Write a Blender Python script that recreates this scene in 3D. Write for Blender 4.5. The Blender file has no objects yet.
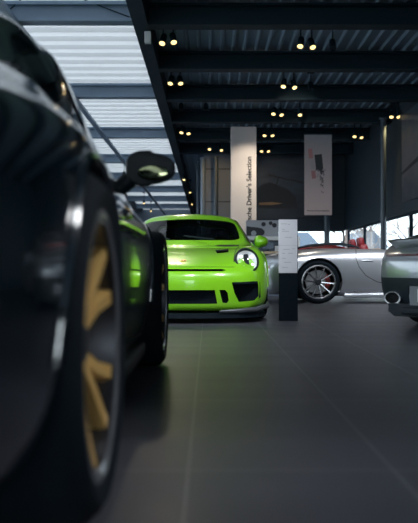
import bpy, bmesh, math, random
from mathutils import Vector, Matrix
from mathutils.bvhtree import BVHTree
PI = math.pi
random.seed(7)
S = bpy.context.scene
COL = S.collection
EYE = 0.51; F = 760.0; CX = 208.0; HY = 269.0
def at(px, py, Y):
    "point at depth Y that a photo pixel looks at (used only to measure the place)"
    return Vector(((px-CX)*Y/F, Y, EYE+(HY-py)*Y/F))

# ------------------------------------------------------------------ materials
def nodes(name):
    m = bpy.data.materials.new(name); m.use_nodes = True
    nt = m.node_tree; b = nt.nodes['Principled BSDF']
    return m, nt, b
def mat(name, col, rough=.5, metal=0., coat=0., emit=None, es=0., spec=None, bump=0., bscale=60., vary=0.):
    m, nt, b = nodes(name)
    b.inputs['Base Color'].default_value = (*col, 1)
    b.inputs['Roughness'].default_value = rough
    b.inputs['Metallic'].default_value = metal
    b.inputs['Coat Weight'].default_value = coat
    b.inputs['Coat Roughness'].default_value = .03
    if spec is not None: b.inputs['Specular IOR Level'].default_value = spec
    if emit:
        b.inputs['Emission Color'].default_value = (*emit, 1); b.inputs['Emission Strength'].default_value = es
    if bump or vary:
        tc = nt.nodes.new('ShaderNodeTexCoord'); n = nt.nodes.new('ShaderNodeTexNoise')
        n.inputs['Scale'].default_value = bscale; n.inputs['Detail'].default_value = 4
        nt.links.new(tc.outputs['Object'], n.inputs['Vector'])
        if bump:
            bp = nt.nodes.new('ShaderNodeBump'); bp.inputs['Strength'].default_value = bump
            bp.inputs['Distance'].default_value = .01
            nt.links.new(n.outputs['Fac'], bp.inputs['Height']); nt.links.new(bp.outputs['Normal'], b.inputs['Normal'])
        if vary:
            r = nt.nodes.new('ShaderNodeMixRGB'); r.inputs[1].default_value = (*[c*(1-vary) for c in col], 1)
            r.inputs[2].default_value = (*[min(1, c*(1+vary)) for c in col], 1)
            nt.links.new(n.outputs['Fac'], r.inputs[0]); nt.links.new(r.outputs[0], b.inputs['Base Color'])
    return m
def glass_mat(name, tint, refl=1.5):
    m, nt, b = nodes(name); nt.nodes.remove(b); out = nt.nodes['Material Output']
    t = nt.nodes.new('ShaderNodeBsdfTransparent'); t.inputs[0].default_value = (*tint, 1)
    g = nt.nodes.new('ShaderNodeBsdfGlossy'); g.inputs['Roughness'].default_value = .01
    fr = nt.nodes.new('ShaderNodeFresnel'); fr.inputs[0].default_value = refl
    mx = nt.nodes.new('ShaderNodeMixShader')
    ge = nt.nodes.new('ShaderNodeNewGeometry'); iv = nt.nodes.new('ShaderNodeMath'); iv.operation = 'SUBTRACT'; iv.inputs[0].default_value = 1
    ml = nt.nodes.new('ShaderNodeMath'); ml.operation = 'MULTIPLY'
    nt.links.new(ge.outputs['Backfacing'], iv.inputs[1]); nt.links.new(iv.outputs[0], ml.inputs[0]); nt.links.new(fr.outputs[0], ml.inputs[1])
    nt.links.new(ml.outputs[0], mx.inputs[0]); nt.links.new(t.outputs[0], mx.inputs[1]); nt.links.new(g.outputs[0], mx.inputs[2])
    nt.links.new(mx.outputs[0], out.inputs[0]); return m

M = {}
M['green'] = mat('lizard_green_paint', (.26, .68, .018), .28, 0, 1)
M['black'] = mat('black_paint', (.0012, .006, .011), .2, 0, 1)
for m_ in (M['black'],): m_.node_tree.nodes['Principled BSDF'].inputs['Coat IOR'].default_value = 2.5
M['silver'] = mat('silver_paint', (.52, .55, .60), .32, .75, .8)
M['grey'] = mat('grey_paint', (.24, .26, .29), .30, .5, 1)
M['rubber'] = mat('tyre_rubber', (.003, .008, .013), .8, spec=.2, bump=.2)
M['plastic'] = mat('black_plastic', (.003, .009, .015), .55, spec=.25)
M['housing'] = mat('mirror_housing', (.003, .008, .013), .5, spec=.2)
M['lining'] = mat('dark_lining', (.010, .012, .015), .8)
M['mesh'] = mat('intake_mesh', (.003, .008, .013), .7, spec=.12, bump=.6, bscale=90)
M['carbon'] = mat('carbon_lip', (.10, .11, .125), .35, .2, .5)
M['gold'] = mat('satin_gold', (.95, .60, .20), .45, .5)
M['rimsilver'] = mat('rim_silver', (.62, .63, .66), .25, .9)
M['rimdark'] = mat('rim_dark', (.045, .047, .055), .35, .8)
M['disc'] = mat('brake_disc_steel', (.25, .25, .26), .35, .9)
M['caliper_red'] = mat('caliper_red', (.20, .012, .012), .4)
M['chrome'] = mat('chrome', (.85, .86, .88), .08, 1)
M['mirror'] = mat('mirror_silvering', (.34, .36, .20), .04, 1)  # olive tint paints in the dim yellow-green reflection
M['glass'] = glass_mat('tinted_window', (.16, .18, .20))
M['clear'] = glass_mat('clear_lens', (.93, .94, .95))
M['pane'] = glass_mat('window_pane', (.94, .97, .98))
M['led'] = mat('lamp_led', (.9, .92, .95), .3, emit=(.92, .95, 1), es=1.5)
M['reflector'] = mat('lamp_reflector', (.9, .9, .93), .35, .15)
M['tail'] = mat('tail_lamp_red', (.22, .01, .012), .15, 0, 1)
M['leather_red'] = mat('red_leather', (.17, .008, .014), .5, bump=.1)
M['leather_dark'] = mat('dark_leather', (.02, .022, .026), .6)
M['white'] = mat('matt_white', (.78, .78, .78), .55)
M['paper'] = mat('paper_white', (.50, .50, .54), .6)
M['ink'] = mat('grey_ink', (.33, .34, .37), .7)
M['inkdark'] = mat('dark_ink', (.02, .022, .03), .6)
M['navy'] = mat('dark_steel', (.004, .018, .030), .6, spec=.2)
M['deck'] = mat('dark_deck', (.16, .235, .31), .5, .1)
M['steel'] = mat('bluegrey_steel', (.14, .20, .28), .45, .1)
M['darkwall'] = mat('dark_wall', (.006, .020, .034), .6, vary=.1, bscale=3)
M['greywall'] = mat('grey_panel_wall', (.13, .17, .225), .55)
M['column'] = mat('painted_column', (.035, .058, .085), .4)
M['bannerwhite'] = mat('warm_white_column', (.60, .55, .54), .6)
M['warm'] = mat('warm_lamp', (1, .8, .45), .4, emit=(1, .70, .27), es=1.5)
M['wood'] = mat('beige_wood', (.62, .47, .30), .5, vary=.12, bscale=9)
M['concrete'] = mat('outside_ground', (.5, .5, .5), .9, vary=.2, bscale=2)
M['bark'] = mat('bare_bark', (.34, .29, .26), .9)
M['brick'] = mat('brick_facade', (.55, .36, .27), .9, vary=.2, bscale=3)
M['render'] = mat('pale_facade', (.62, .63, .64), .9)
M['facglass'] = mat('facade_window', (.12, .15, .19), .2)
M['lightdeck'] = mat('light_grey_deck', (.5, .53, .57), .6)

# ------------------------------------------------------------------ mesh helpers
def link(name, me, parent=None):
    o = bpy.data.objects.new(name, me); COL.objects.link(o)
    if parent: o.parent = parent
    return o
def build(name, bm, m, parent=None, smooth=None, loc=None, rot=None):
    if smooth is not None:
        for f in bm.faces: f.smooth = True
    me = bpy.data.meshes.new(name); bm.to_mesh(me); bm.free()
    for mm in (m if isinstance(m, (list, tuple)) else [m]): me.materials.append(mm)
    o = link(name, me, parent)
    if smooth is not None and smooth < 179:
        me.set_sharp_from_angle(angle=math.radians(smooth))
    if loc is not None: o.location = loc
    if rot is not None: o.rotation_euler = rot
    return o
def thing(name, label, cat, loc=(0, 0, 0), rz=0, group=None):
    o = bpy.data.objects.new(name, None); COL.objects.link(o); o.empty_display_size = .1
    o.location = loc; o.rotation_euler = (0, 0, rz)
    return tag(o, label, cat, group)
def tag(o, label, cat, group=None):
    o['label'] = label; o['category'] = cat
    if group: o['group'] = group
    return o
def struct(o): o['kind'] = 'structure'; return o
def box(bm, c, s, bev=0, mi=0, rot=None):
    r = bmesh.ops.create_cube(bm, size=1)
    vs = r['verts']; mtx = Matrix.Translation(c) @ (rot.to_4x4() if rot else Matrix()) @ Matrix.Diagonal((*s, 1))
    bmesh.ops.transform(bm, matrix=mtx, verts=vs)
    fs = {f for v in vs for f in v.link_faces}
    for f in fs: f.material_index = mi
    if bev:
        es = list({e for v in vs for e in v.link_edges})
        bmesh.ops.bevel(bm, geom=es, offset=bev, segments=2, affect='EDGES', profile=.6, clamp_overlap=True)
    return bm
def boxo(name, c, s, m, parent=None, bev=0): return build(name, box(bmesh.new(), c, s, bev), m, parent)
def bx2(bm, lo, hi, bev=0, mi=0):
    lo = Vector(lo); hi = Vector(hi); return box(bm, (lo+hi)/2, hi-lo, bev, mi)
def tube(bm, pts, r, n=8, caps=True):
    pts = [Vector(p) for p in pts]; rings = []
    rr = r if isinstance(r, (list, tuple)) else [r]*len(pts)
    up = None
    for i, p in enumerate(pts):
        d = (pts[min(i+1, len(pts)-1)]-pts[max(i-1, 0)]).normalized()
        if up is None or abs(up.dot(d)) > .95:
            up = Vector((0, 0, 1)) if abs(d.z) < .9 else Vector((1, 0, 0))
        a = d.cross(up).normalized(); b = a.cross(d).normalized(); up = b
        rings.append([bm.verts.new(p+rr[i]*(math.cos(2*PI*k/n)*a+math.sin(2*PI*k/n)*b)) for k in range(n)])
    for i in range(len(rings)-1):
        for k in range(n):
            bm.faces.new((rings[i][k], rings[i][(k+1) % n], rings[i+1][(k+1) % n], rings[i+1][k]))
    if caps:
        bm.faces.new(rings[0][::-1]); bm.faces.new(rings[-1])
    return bm
def lathe(bm, prof, n=48, axis='Y', closed=False):
    "prof: (radius, along axis)"
    rings = []
    for k in range(n):
        a = 2*PI*k/n; c, s = math.cos(a), math.sin(a); ring = []
        for r, h in prof:
            ring.append(bm.verts.new((r*c, h, r*s) if axis == 'Y' else (r*c, r*s, h)))
        rings.append(ring)
    m = len(prof)
    for k in range(n):
        A, B = rings[k], rings[(k+1) % n]
        for i in range(m if closed else m-1):
            j = (i+1) % m
            try: bm.faces.new((A[i], A[j], B[j], B[i]))
            except ValueError: pass
    bmesh.ops.remove_doubles(bm, verts=bm.verts, dist=1e-6)
    bmesh.ops.recalc_face_normals(bm, faces=bm.faces)
    return bm
def prism(bm, poly, axis, a, b):
    "poly 2D extruded along axis; axis X: poly=(y,z); Y: (x,z); Z: (x,y)"
    def P(u, v, t): return {'X': (t, u, v), 'Y': (u, t, v), 'Z': (u, v, t)}[axis]
    A = [bm.verts.new(P(u, v, a)) for u, v in poly]; B = [bm.verts.new(P(u, v, b)) for u, v in poly]
    n = len(poly)
    f1 = bm.faces.new(A); f2 = bm.faces.new(B[::-1])
    for i in range(n): bm.faces.new((A[i], B[i], B[(i+1) % n], A[(i+1) % n]))
    bmesh.ops.recalc_face_normals(bm, faces=bm.faces); return bm
def ellipsoid(bm, c, s, u=24, v=14, rot=None):
    r = bmesh.ops.create_uvsphere(bm, u_segments=u, v_segments=v, radius=1)
    mtx = Matrix.Translation(c) @ (rot.to_4x4() if rot else Matrix()) @ Matrix.Diagonal((*s, 1))
    bmesh.ops.transform(bm, matrix=mtx, verts=r['verts']); return bm
def frame_to(n, up=Vector((0, 0, 1))):
    "rotation whose local +X looks along n"
    x = Vector(n).normalized(); y = up.cross(x).normalized(); z = x.cross(y)
    return Matrix((x, y, z)).transposed()
def evaluated(o):
    dg = bpy.context.evaluated_depsgraph_get(); dg.update()
    return bpy.data.meshes.new_from_object(o.evaluated_get(dg))
def copy_tree(o, parent=None):
    c = o.copy(); COL.objects.link(c)
    if parent: c.parent = parent
    for ch in list(o.children): copy_tree(ch, c)
    return c

# ------------------------------------------------------------------ car body
def car_rings(kind, tall=0):
    fr = [0, .25, .5, .75, 1]
    def ring(x, bow, zb, wb, s, t4, t3, t0, rows=None):
        # rows: x of every level b, s0..s4, t (caps), else constant x
        P = []
        def X(lv, y): return (rows[lv] if rows else x) - bow*(y/.72)**2
        for f in fr: P.append((X(0, f*wb), f*wb, zb))
        for k, (y, z) in enumerate(s): P.append((X(k+1, y), y, z))
        P.append((X(6, t4[0]), *t4)); P.append((X(6, t3[0]), *t3))
        for f in (.66, .33, 0):
            y = t3[0]*f; P.append((X(6, y), y, t0-(t0-t3[1])*f*f))
        return P
    R = []
    nose = [2.16, 2.21, 2.23, 2.25, 2.25, 2.21, 2.13]
    R.append(ring(0, .25, .12, .60, [(.68, .16), (.71, .24), (.72, .36), (.70, .47), (.66, .54)], (.57, .585), (.43, .59), .59, nose))
    R.append(ring(2.00, .14, .12, .64, [(.74, .15), (.78, .24), (.79, .37), (.78, .51), (.74, .61)], (.65, .655), (.46, .625), .63))
    R.append(ring(1.76, .05, .12, .68, [(.79, .14), (.83, .24), (.845, .38), (.835, .56), (.79, .69)], (.68, .75), (.50, .70), .70))
    R.append(ring(1.50, 0, .12, .70, [(.82, .13), (.865, .24), (.88, .4), (.865, .61), (.805, .76)], (.69, .81), (.52, .755), .745))
    R.append(ring(1.23, 0, .12, .70, [(.83, .13), (.87, .24), (.89, .42), (.875, .64), (.80, .79)], (.68, .83), (.55, .80), .79))
    R.append(ring(.92, .22, .12, .70, [(.81, .13), (.85, .24), (.87, .42), (.865, .64), (.81, .785)], (.745, .83), (.68, .835), .82))
    R.append(ring(.25, .10, .12, .70, [(.81, .13), (.85, .24), (.87, .42), (.87, .64), (.825, .82)], (.755, .875), (.565, 1.20), 1.255))
    R.append(ring(-.35, 0, .12, .70, [(.82, .13), (.86, .24), (.88, .42), (.885, .65), (.84, .83)], (.755, .905), (.55, 1.22), 1.28))
    R.append(ring(-.90, 0, .12, .72, [(.85, .13), (.90, .24), (.92, .42), (.925, .66), (.88, .83)], (.75, .91), (.52, 1.145), 1.20))
    R.append(ring(-1.25, 0, .13, .72, [(.87, .15), (.925, .26), (.945, .43), (.945, .66), (.90, .82)], (.75, .895), (.49, 1.025), 1.08))
    R.append(ring(-1.6, 0, .15, .72, [(.86, .17), (.91, .27), (.93, .43), (.925, .65), (.88, .79)], (.73, .855), (.50, .91), .945))
    R.append(ring(-1.95, -.06, .14, .68, [(.80, .18), (.86, .28), (.885, .44), (.88, .63), (.83, .75)], (.69, .795), (.50, .82), .835))
    tail = [-2.10, -2.20, -2.25, -2.28, -2.28, -2.25, -2.17]
    R.append(ring(0, -.22, .14, .60, [(.70, .18), (.75, .28), (.77, .45), (.76, .58), (.73, .67)], (.62, .72), (.46, .74), .75, tail))
    if tall:
        for i in (6, 7, 8, 9):
            P = R[i]; f = (1, 1, .8, .4)[i-6]
            for k in range(11, 15): P[k] = (P[k][0], P[k][1]*(1+.07*f), P[k][2]+tall*f)
    if kind == 'open':
        for i, (z3, z0) in {6: (.885, .885), 7: (.895, .895), 8: (.915, .92), 9: (.91, .925), 10: (.88, .90)}.items():
            P = R[i]; t3y = .60
            P[11] = (P[11][0], t3y, z3)
            for k, f in enumerate((.66, .33, 0)): P[12+k] = (P[12+k][0], t3y*f, z0-(z0-z3)*f*f)
    return R
def make_body(kind, paint, tall=0):
    """control cage -> smooth shell; returns body object and dict of glass objects"""
    R = car_rings(kind, tall); n = 15; bm = bmesh.new(); V = []
    for P in R:
        L = [bm.verts.new(p) for p in P]
        Rr = [L[0]] + [bm.verts.new((p[0], -p[1], p[2])) for p in P[1:-1]] + [L[-1]]
        V.append((L, Rr))
    face = {}
    for i in range(len(R)-1):
        for s in (0, 1):
            A, B = V[i][s], V[i+1][s]
            for j in range(n-1):
                q = (A[j], B[j], B[j+1], A[j+1])
                face[(i, s, j)] = bm.faces.new(q if s == 0 else q[::-1])
    for e, rows in ((0, [2.16, 2.21, 2.23, 2.25, 2.25, 2.21, 2.13]), (len(R)-1, [-2.10, -2.20, -2.25, -2.28, -2.28, -2.25, -2.17])):
        bow = .25 if e == 0 else -.22
        L = R[e]; ys_b = [L[k][1] for k in range(5)]; ys_t = [L[14-k][1] for k in range(5)]
        zb = L[0][2]
        for s in (0, 1):
            G = {}
            for k in range(5):
                G[(0, k)] = V[e][s][k]; G[(6, k)] = V[e][s][14-k]
            for r in range(5):
                G[(r+1, 5)] = V[e][s][5+r]
            for r in range(1, 6):
                f = r/6; z = L[4+r][2]
                for k in range(5):
                    if k == 0 and s == 1: G[(r, 0)] = G0[r]; continue
                    y = ys_b[k]*(1-f)+ys_t[k]*f
                    G[(r, k)] = bm.verts.new((rows[r]-bow*(y/.72)**2, y if s == 0 else -y, z))
            if s == 0: G0 = {r: G[(r, 0)] for r in range(1, 6)}
            fl = (s == 0) != (e == 0)
            def nf(q): bm.faces.new(q if fl else q[::-1])
            for r in range(6):
                for k in range(4):
                    nf((G[(r, k)], G[(r+1, k)], G[(r+1, k+1)], G[(r, k+1)]))
            for r in range(1, 5):
                nf((G[(r, 4)], G[(r+1, 4)], G[(r+1, 5)], G[(r, 5)]))
            nf((G[(0, 4)], G[(1, 4)], G[(1, 5)])); nf((G[(5, 4)], G[(6, 4)], G[(5, 5)]))
    bmesh.ops.recalc_face_normals(bm, faces=bm.faces)
    slots = ['body']
    if kind == 'coupe':
        regs = [('windshield', [(5, s, j) for s in (0, 1) for j in (11, 12, 13)]),
                ('rear_window', [(i, s, j) for i in (8, 9) for s in (0, 1) for j in (11, 12, 13)])]
        for s in (0, 1):
            regs.append(('door_window', [(5, s, 10), (6, s, 10)])); regs.append(('quarter_window', [(7, s, 10)]))
        for nm, keys in regs:
            fs = [face[k] for k in keys]
            bmesh.ops.inset_region(bm, faces=fs, thickness=.014 if nm in ('windshield', 'rear_window') else .022, use_even_offset=True, use_boundary=True)
            slots.append(nm)
            for f in fs: f.material_index = len(slots)-1
    for f in bm.faces: f.smooth = True
    me = bpy.data.meshes.new('cage'); bm.to_mesh(me); bm.free()
    for _ in slots: me.materials.append(M['lining'])
    o = link('cage', me); sub = o.modifiers.new('s', 'SUBSURF'); sub.levels = 3; sub.render_levels = 3
    full = evaluated(o); bpy.data.objects.remove(o)
    parts = []
    for idx, nm in enumerate(slots):
        b = bmesh.new(); b.from_mesh(full)
        bmesh.ops.delete(b, geom=[f for f in b.faces if f.material_index != idx], context='FACES')
        for f in b.faces: f.material_index = 0; f.smooth = True
        parts.append((nm, b))
    return parts
def solid_cut(bm, paint, cutters, root):
    "give the shell thickness, cut wheel wells and intakes out of it"
    me = bpy.data.meshes.new('body'); bm.to_mesh(me); bm.free()
    me.materials.append(paint); me.materials.append(M['lining'])
    o = link('body', me)
    so = o.modifiers.new('t', 'SOLIDIFY'); so.thickness = .014; so.offset = -1; so.material_offset = 1; so.material_offset_rim = 0
    tmp = []
    for cb in cutters:
        cm = bpy.data.meshes.new('cut'); cb.to_mesh(cm); cb.free(); cm.materials.append(M['lining'])
        c = link('cut', cm); tmp.append(c)
        md = o.modifiers.new('b', 'BOOLEAN'); md.operation = 'DIFFERENCE'; md.object = c; md.solver = 'EXACT'
    res = evaluated(o); o.modifiers.clear(); o.data = res; res.name = 'body'
    for c in tmp: bpy.data.objects.remove(c)
    res.set_sharp_from_angle(angle=math.radians(38))
    o.parent = root; return o
def cyl_cut(x, side, r=.385, z=.355):
    b = bmesh.new(); lathe(b, [(0, .42), (r, .42), (r, 1.2), (0, 1.2)], 56)
    bmesh.ops.transform(b, matrix=Matrix.Translation((x, 0, z)) @ Matrix.Scale(side, 4, (0, 1, 0)), verts=b.verts)
    bmesh.ops.recalc_face_normals(b, faces=b.faces); return b

# ------------------------------------------------------------------ wheels
def wheel_parts(style, width):
    R, ro = .355, .275; h = width/2
    t = bmesh.new()
    lathe(t, [(ro-.01, h*.86), (ro+.012, h*.97), (ro+.04, h), (R-.022, h*.93), (R-.006, h*.80), (R, h*.6), (R, 0), (R, -h*.6), (R-.006, -h*.8), (R-.03, -h*.95), (ro, -h*.9), (ro-.02, -h*.8)], 64)
    rim = bmesh.new()
    lathe(rim, [(ro-.002, h*.84), (ro+.004, h*.93), (ro-.012, h*.955), (ro-.024, h*.90), (ro-.032, h*.6), (ro-.045, -h*.8), (ro-.01, -h*.85)], 64)
    for f in rim.faces: f.material_index = 0
    lip = {f for f in rim.faces if all(math.hypot(v.co.x, v.co.z) > ro-.026 and v.co.y > h*.8 for v in f.verts)}
    for f in rim.faces: f.material_index = 1 if f in lip else 2
    def spoke(a0, a1, r0, r1, w0, w1, y0, y1, d=.03):
        c = []
        for r, a, w, y in ((r0, a0, w0, y0), ((r0+r1)/2, (a0+a1)/2, (w0*.5+w1*.5)*.85, y0*.55+y1*.45-.0), (r1, a1, w1, y1)):
            e = Vector((math.cos(a), 0, math.sin(a))); tt = Vector((-math.sin(a), 0, math.cos(a)))
            p = e*r
            c.append([rim.verts.new(p+tt*w/2*k+Vector((0, y-dd, 0))) for k, dd in ((-.72, 0), (.72, 0), (1, d*.45), (.8, d), (-.8, d), (-1, d*.45))])
        for i in range(2):
            for k in range(6):
                f = rim.faces.new((c[i][k], c[i][(k+1) % 6], c[i+1][(k+1) % 6], c[i+1][k]))
                f.material_index = 0
        for cc in (c[0], c[2]): rim.faces.new(cc).material_index = 0
    if style == 'twin':
        for k in range(5):
            a = 2*PI*k/5+.35
            for d in (-1, 1):
                spoke(a+d*.10, a+d*.27, .055, ro-.014, .040, .046, h*.62, h*.86, .045)
    else:
        for k in range(10):
            a = 2*PI*k/10+.1; spoke(a, a, .05, ro-.014, .024, .026, h*.66, h*.86)
    bmesh.ops.recalc_face_normals(rim, faces=rim.faces)
    hub = bmesh.new(); lathe(hub, [(0, h*.70), (.034, h*.70), (.042, h*.66), (.058, h*.62), (.07, h*.45), (.07, h*.2), (0, h*.2)], 32)
    disc = bmesh.new(); lathe(disc, [(.06, -.02), (.195, -.02), (.195, .012), (.06, .012)], 48, closed=True)
    cal = bmesh.new(); lathe(cal, [(.13, -.05), (.205, -.05), (.215, 0), (.205, .045), (.13, .045)], 48, closed=True)
    bmesh.ops.delete(cal, geom=[v for v in cal.verts if v.co.x > -.10], context='VERTS')
    bmesh.ops.holes_fill(cal, edges=cal.edges)
    out = []
    for nm, b in (('wheel', rim), ('tyre', t), ('hub_cap', hub), ('brake_disc', disc), ('brake_caliper', cal)):
        for f in b.faces: f.smooth = True
        me = bpy.data.meshes.new(nm); b.to_mesh(me); b.free(); me.set_sharp_from_angle(angle=math.radians(32)); out.append((nm, me))
    return out
def add_wheels(root, style, mats, hubm, calm, wf=.26, wr=.31, yf=.86, yr=.925, spin=(0, 0)):
    for x, wd, yo, sp in ((1.23, wf, yf, spin[0]), (-1.23, wr, yr, spin[1])):
        ms = wheel_parts(style, wd)
        mm = {'wheel': mats, 'tyre': [M['rubber']], 'hub_cap': [hubm], 'brake_disc': [M['rimdark'] if hubm is M['rimdark'] and style == 'twin' else M['disc']], 'brake_caliper': [calm]}
        for nm, me in ms:
            for m_ in mm[nm]: me.materials.append(m_)
        for s in (1, -1):
            w = link('wheel', ms[0][1], root); w.location = (x, s*(yo-wd/2), .355); w.rotation_euler = (0, sp, 0 if s == 1 else PI)
            for nm, me in ms[1:]: link(nm, me, w)

def ribbon(bm, bvh, pts, w, direction, off=.0025, start=3.0):
    """thin strip laid on the body along pts ((x,z) from a side, (x,y) from above)"""
    P = []
    for p in pts:
        if direction[0] == 'side': o = Vector((p[0], direction[1]*start, p[1])); d = Vector((0, -direction[1], 0))
        elif direction[0] == 'top': o = Vector((p[0], p[1], start)); d = Vector((0, 0, -1))
        else: o = Vector((direction[1]*start*1.5, p[0], p[1])); d = Vector((-direction[1], 0, 0))
        h = bvh.ray_cast(o, d)
        if h[0] is not None: P.append((h[0]+h[1]*off*(1 if h[1].dot(d) < 0 else -1), h[1]))
    prev = None
    for i, (p, n_) in enumerate(P):
        t = (P[min(i+1, len(P)-1)][0]-P[max(i-1, 0)][0]).normalized(); s = t.cross(n_).normalized()*w/2
        cur = (bm.verts.new(p+s), bm.verts.new(p-s))
        if prev: bm.faces.new((prev[0], prev[1], cur[1], cur[0]))
        prev = cur
def poly_path(pts, n=10):
    out = []
    for a, b in zip(pts, pts[1:]):
        for k in range(n): f = k/n; out.append((a[0]*(1-f)+b[0]*f, a[1]*(1-f)+b[1]*f))
    out.append(pts[-1]); return out

def side_mirrors(root, paint, mw=1.0):
    for s in (1, -1):
        b = bmesh.new(); ellipsoid(b, (0, 0, 0), (.085, .115*mw, .078), 28, 18)
        for v in b.verts:
            for ax, R_ in ((1, .115*mw), (2, .078)):
                q = max(-1, min(1, v.co[ax]/R_)); v.co[ax] = math.copysign(abs(q)**.72, q)*R_*.95
            v.co.z *= 1-.22*max(0, v.co.y*s)/(.115*mw)
            if v.co.x < -.035: v.co.x = -.035-(v.co.x+.035)*.12         # flat rear face holds the glass
            if v.co.x > 0: v.co.z *= 1-.25*v.co.x/.085; 
            v.co.z *= 1.08 if v.co.y*s < 0 else .95
        tube(b, [(.0, -s*.09, -.045), (.0, -s*.15, -.10), (.01, -s*.175, -.135)], [.040, .034, .040], 10)
        h = build('side_mirror', b, M['housing'] if paint is M['black'] else paint, root, 60, (.50, s*(.895-.05*(1-mw)/.25), .945 if paint is M['black'] else .89))
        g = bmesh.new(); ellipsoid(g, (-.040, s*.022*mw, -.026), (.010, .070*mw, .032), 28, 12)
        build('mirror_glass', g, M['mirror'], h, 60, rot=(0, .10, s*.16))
def seats(root, m, tall=0.0):
    for s in (1, -1):
        b = bmesh.new()
        box(b, (-.02, s*.36, .36), (.50, .46, .16), .05)
        box(b, (-.36, s*.36, .68), (.14, .44, .62), .06, rot=Matrix.Rotation(-.22, 3, 'Y'))
        box(b, (-.44, s*.36, 1.0+tall), (.10, .26, .16), .045, rot=Matrix.Rotation(-.15, 3, 'Y'))
        build('seat', b, m, root, 60)
def cabin(root, rim=True):
    b = bmesh.new(); box(b, (.72, 0, .74), (.36, 1.26, .20), .06); box(b, (.58, .36, .84), (.22, .40, .07), .03)
    build('dashboard', b, M['lining'], root, 60)
    b = bmesh.new(); 
    pts = [(.50-.06*math.sin(a), .36+.17*math.cos(a), .80+.16*math.sin(a)) for a in [2*PI*k/24 for k in range(25)]]
    tube(b, pts, .016, 8, False); tube(b, [(.49, .20, .79), (.52, .36, .80), (.49, .52, .79)], .018, 8); tube(b, [(.52, .36, .80), (.66, .36, .78)], .02)
    build('steering_wheel', b, M['leather_dark'], root, 60)

def arch_lips(bvh, root, paint):
    for x in (1.23, -1.23):
        for s in (1, -1):
            b = bmesh.new(); P = []
            for k in range(33):
                a = PI*k/32; o = Vector((x+.390*math.cos(a), s*3, .355+.390*math.sin(a)))
                h = bvh.ray_cast(o, Vector((0, -s, 0)))
                if h[0] is not None: P.append(h[0])
            if len(P) > 4: tube(b, P, .011, 6); build('arch_lip', b, paint, root, 60)
            else: b.free()
def liners(root, m=None):
    for x in (1.23, -1.23):
        for s in (1, -1):
            b = bmesh.new(); N = 24; A = []
            for k in range(N+1):
                a = PI*k/N; A.append([b.verts.new((x+.40*math.cos(a), y, .355+.40*math.sin(a))) for y in (s*.50, s*.80)])
            for k in range(N): b.faces.new((A[k][0], A[k][1], A[k+1][1], A[k+1][0]))
            c = b.verts.new((x, s*.50, .355))
            for k in range(N): b.faces.new((A[k][0], A[k+1][0], c))
            build('wheel_arch_liner', b, M['lining'], root, 60)

def car(name, label, cat, loc, rz, scale, kind, paint, extra_cut=(), mw=1.0, tall=0):
    root = thing(name, label, cat, loc, rz); root.scale = scale if isinstance(scale, tuple) else (scale,)*3
    parts = make_body(kind, paint, tall)
    body_bm = parts[0][1]; bvh = BVHTree.FromBMesh(body_bm)
    cutters = [cyl_cut(x, s) for x in (1.23, -1.23) for s in (1, -1)] + [c for c in extra_cut]
    body = solid_cut(body_bm, paint, cutters, root)
    for nm, b in parts[1:]:
        build(nm, b, M['glass'], root, 180)
    side_mirrors(root, paint, mw); liners(root); arch_lips(bvh, root, paint)
    b = bmesh.new()
    bx2(b, (-.55, -.62, .16), (.9, .62, .20)); build('cabin_floor', b, M['lining'], root)
    for s in (1, -1):   # door seams and handles
        b = bmesh.new()
        ribbon(b, bvh, poly_path([(-.30, .88), (-.36, .62), (-.30, .36), (-.12, .24), (.62, .22), (.76, .35), (.82, .62), (.78, .84)] if kind == 'coupe' else [(-.60, .89), (-.62, .74), (-.57, .60), (-.46, .46), (-.28, .36), (-.02, .31), (.62, .29), (.76, .38), (.82, .62), (.78, .84)]), .010, ('side', s))
        build('door_seam', b, M['lining'], root)
        h = bvh.ray_cast(Vector((-.16 if kind == 'coupe' else -.44, s*3, .70)), Vector((0, -s, 0)))
        if h[0] is not None:
            b = bmesh.new(); box(b, h[0], (.19, .028, .026), .011); build('door_handle', b, paint, root, 60)
        b = bmesh.new()
        box(b, (0, s*.80, .135), (1.62, .10, .07), .02); build('side_skirt', b, M['plastic'] if paint is not M['silver'] else paint, root, 60)
    return root, bvh
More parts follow.
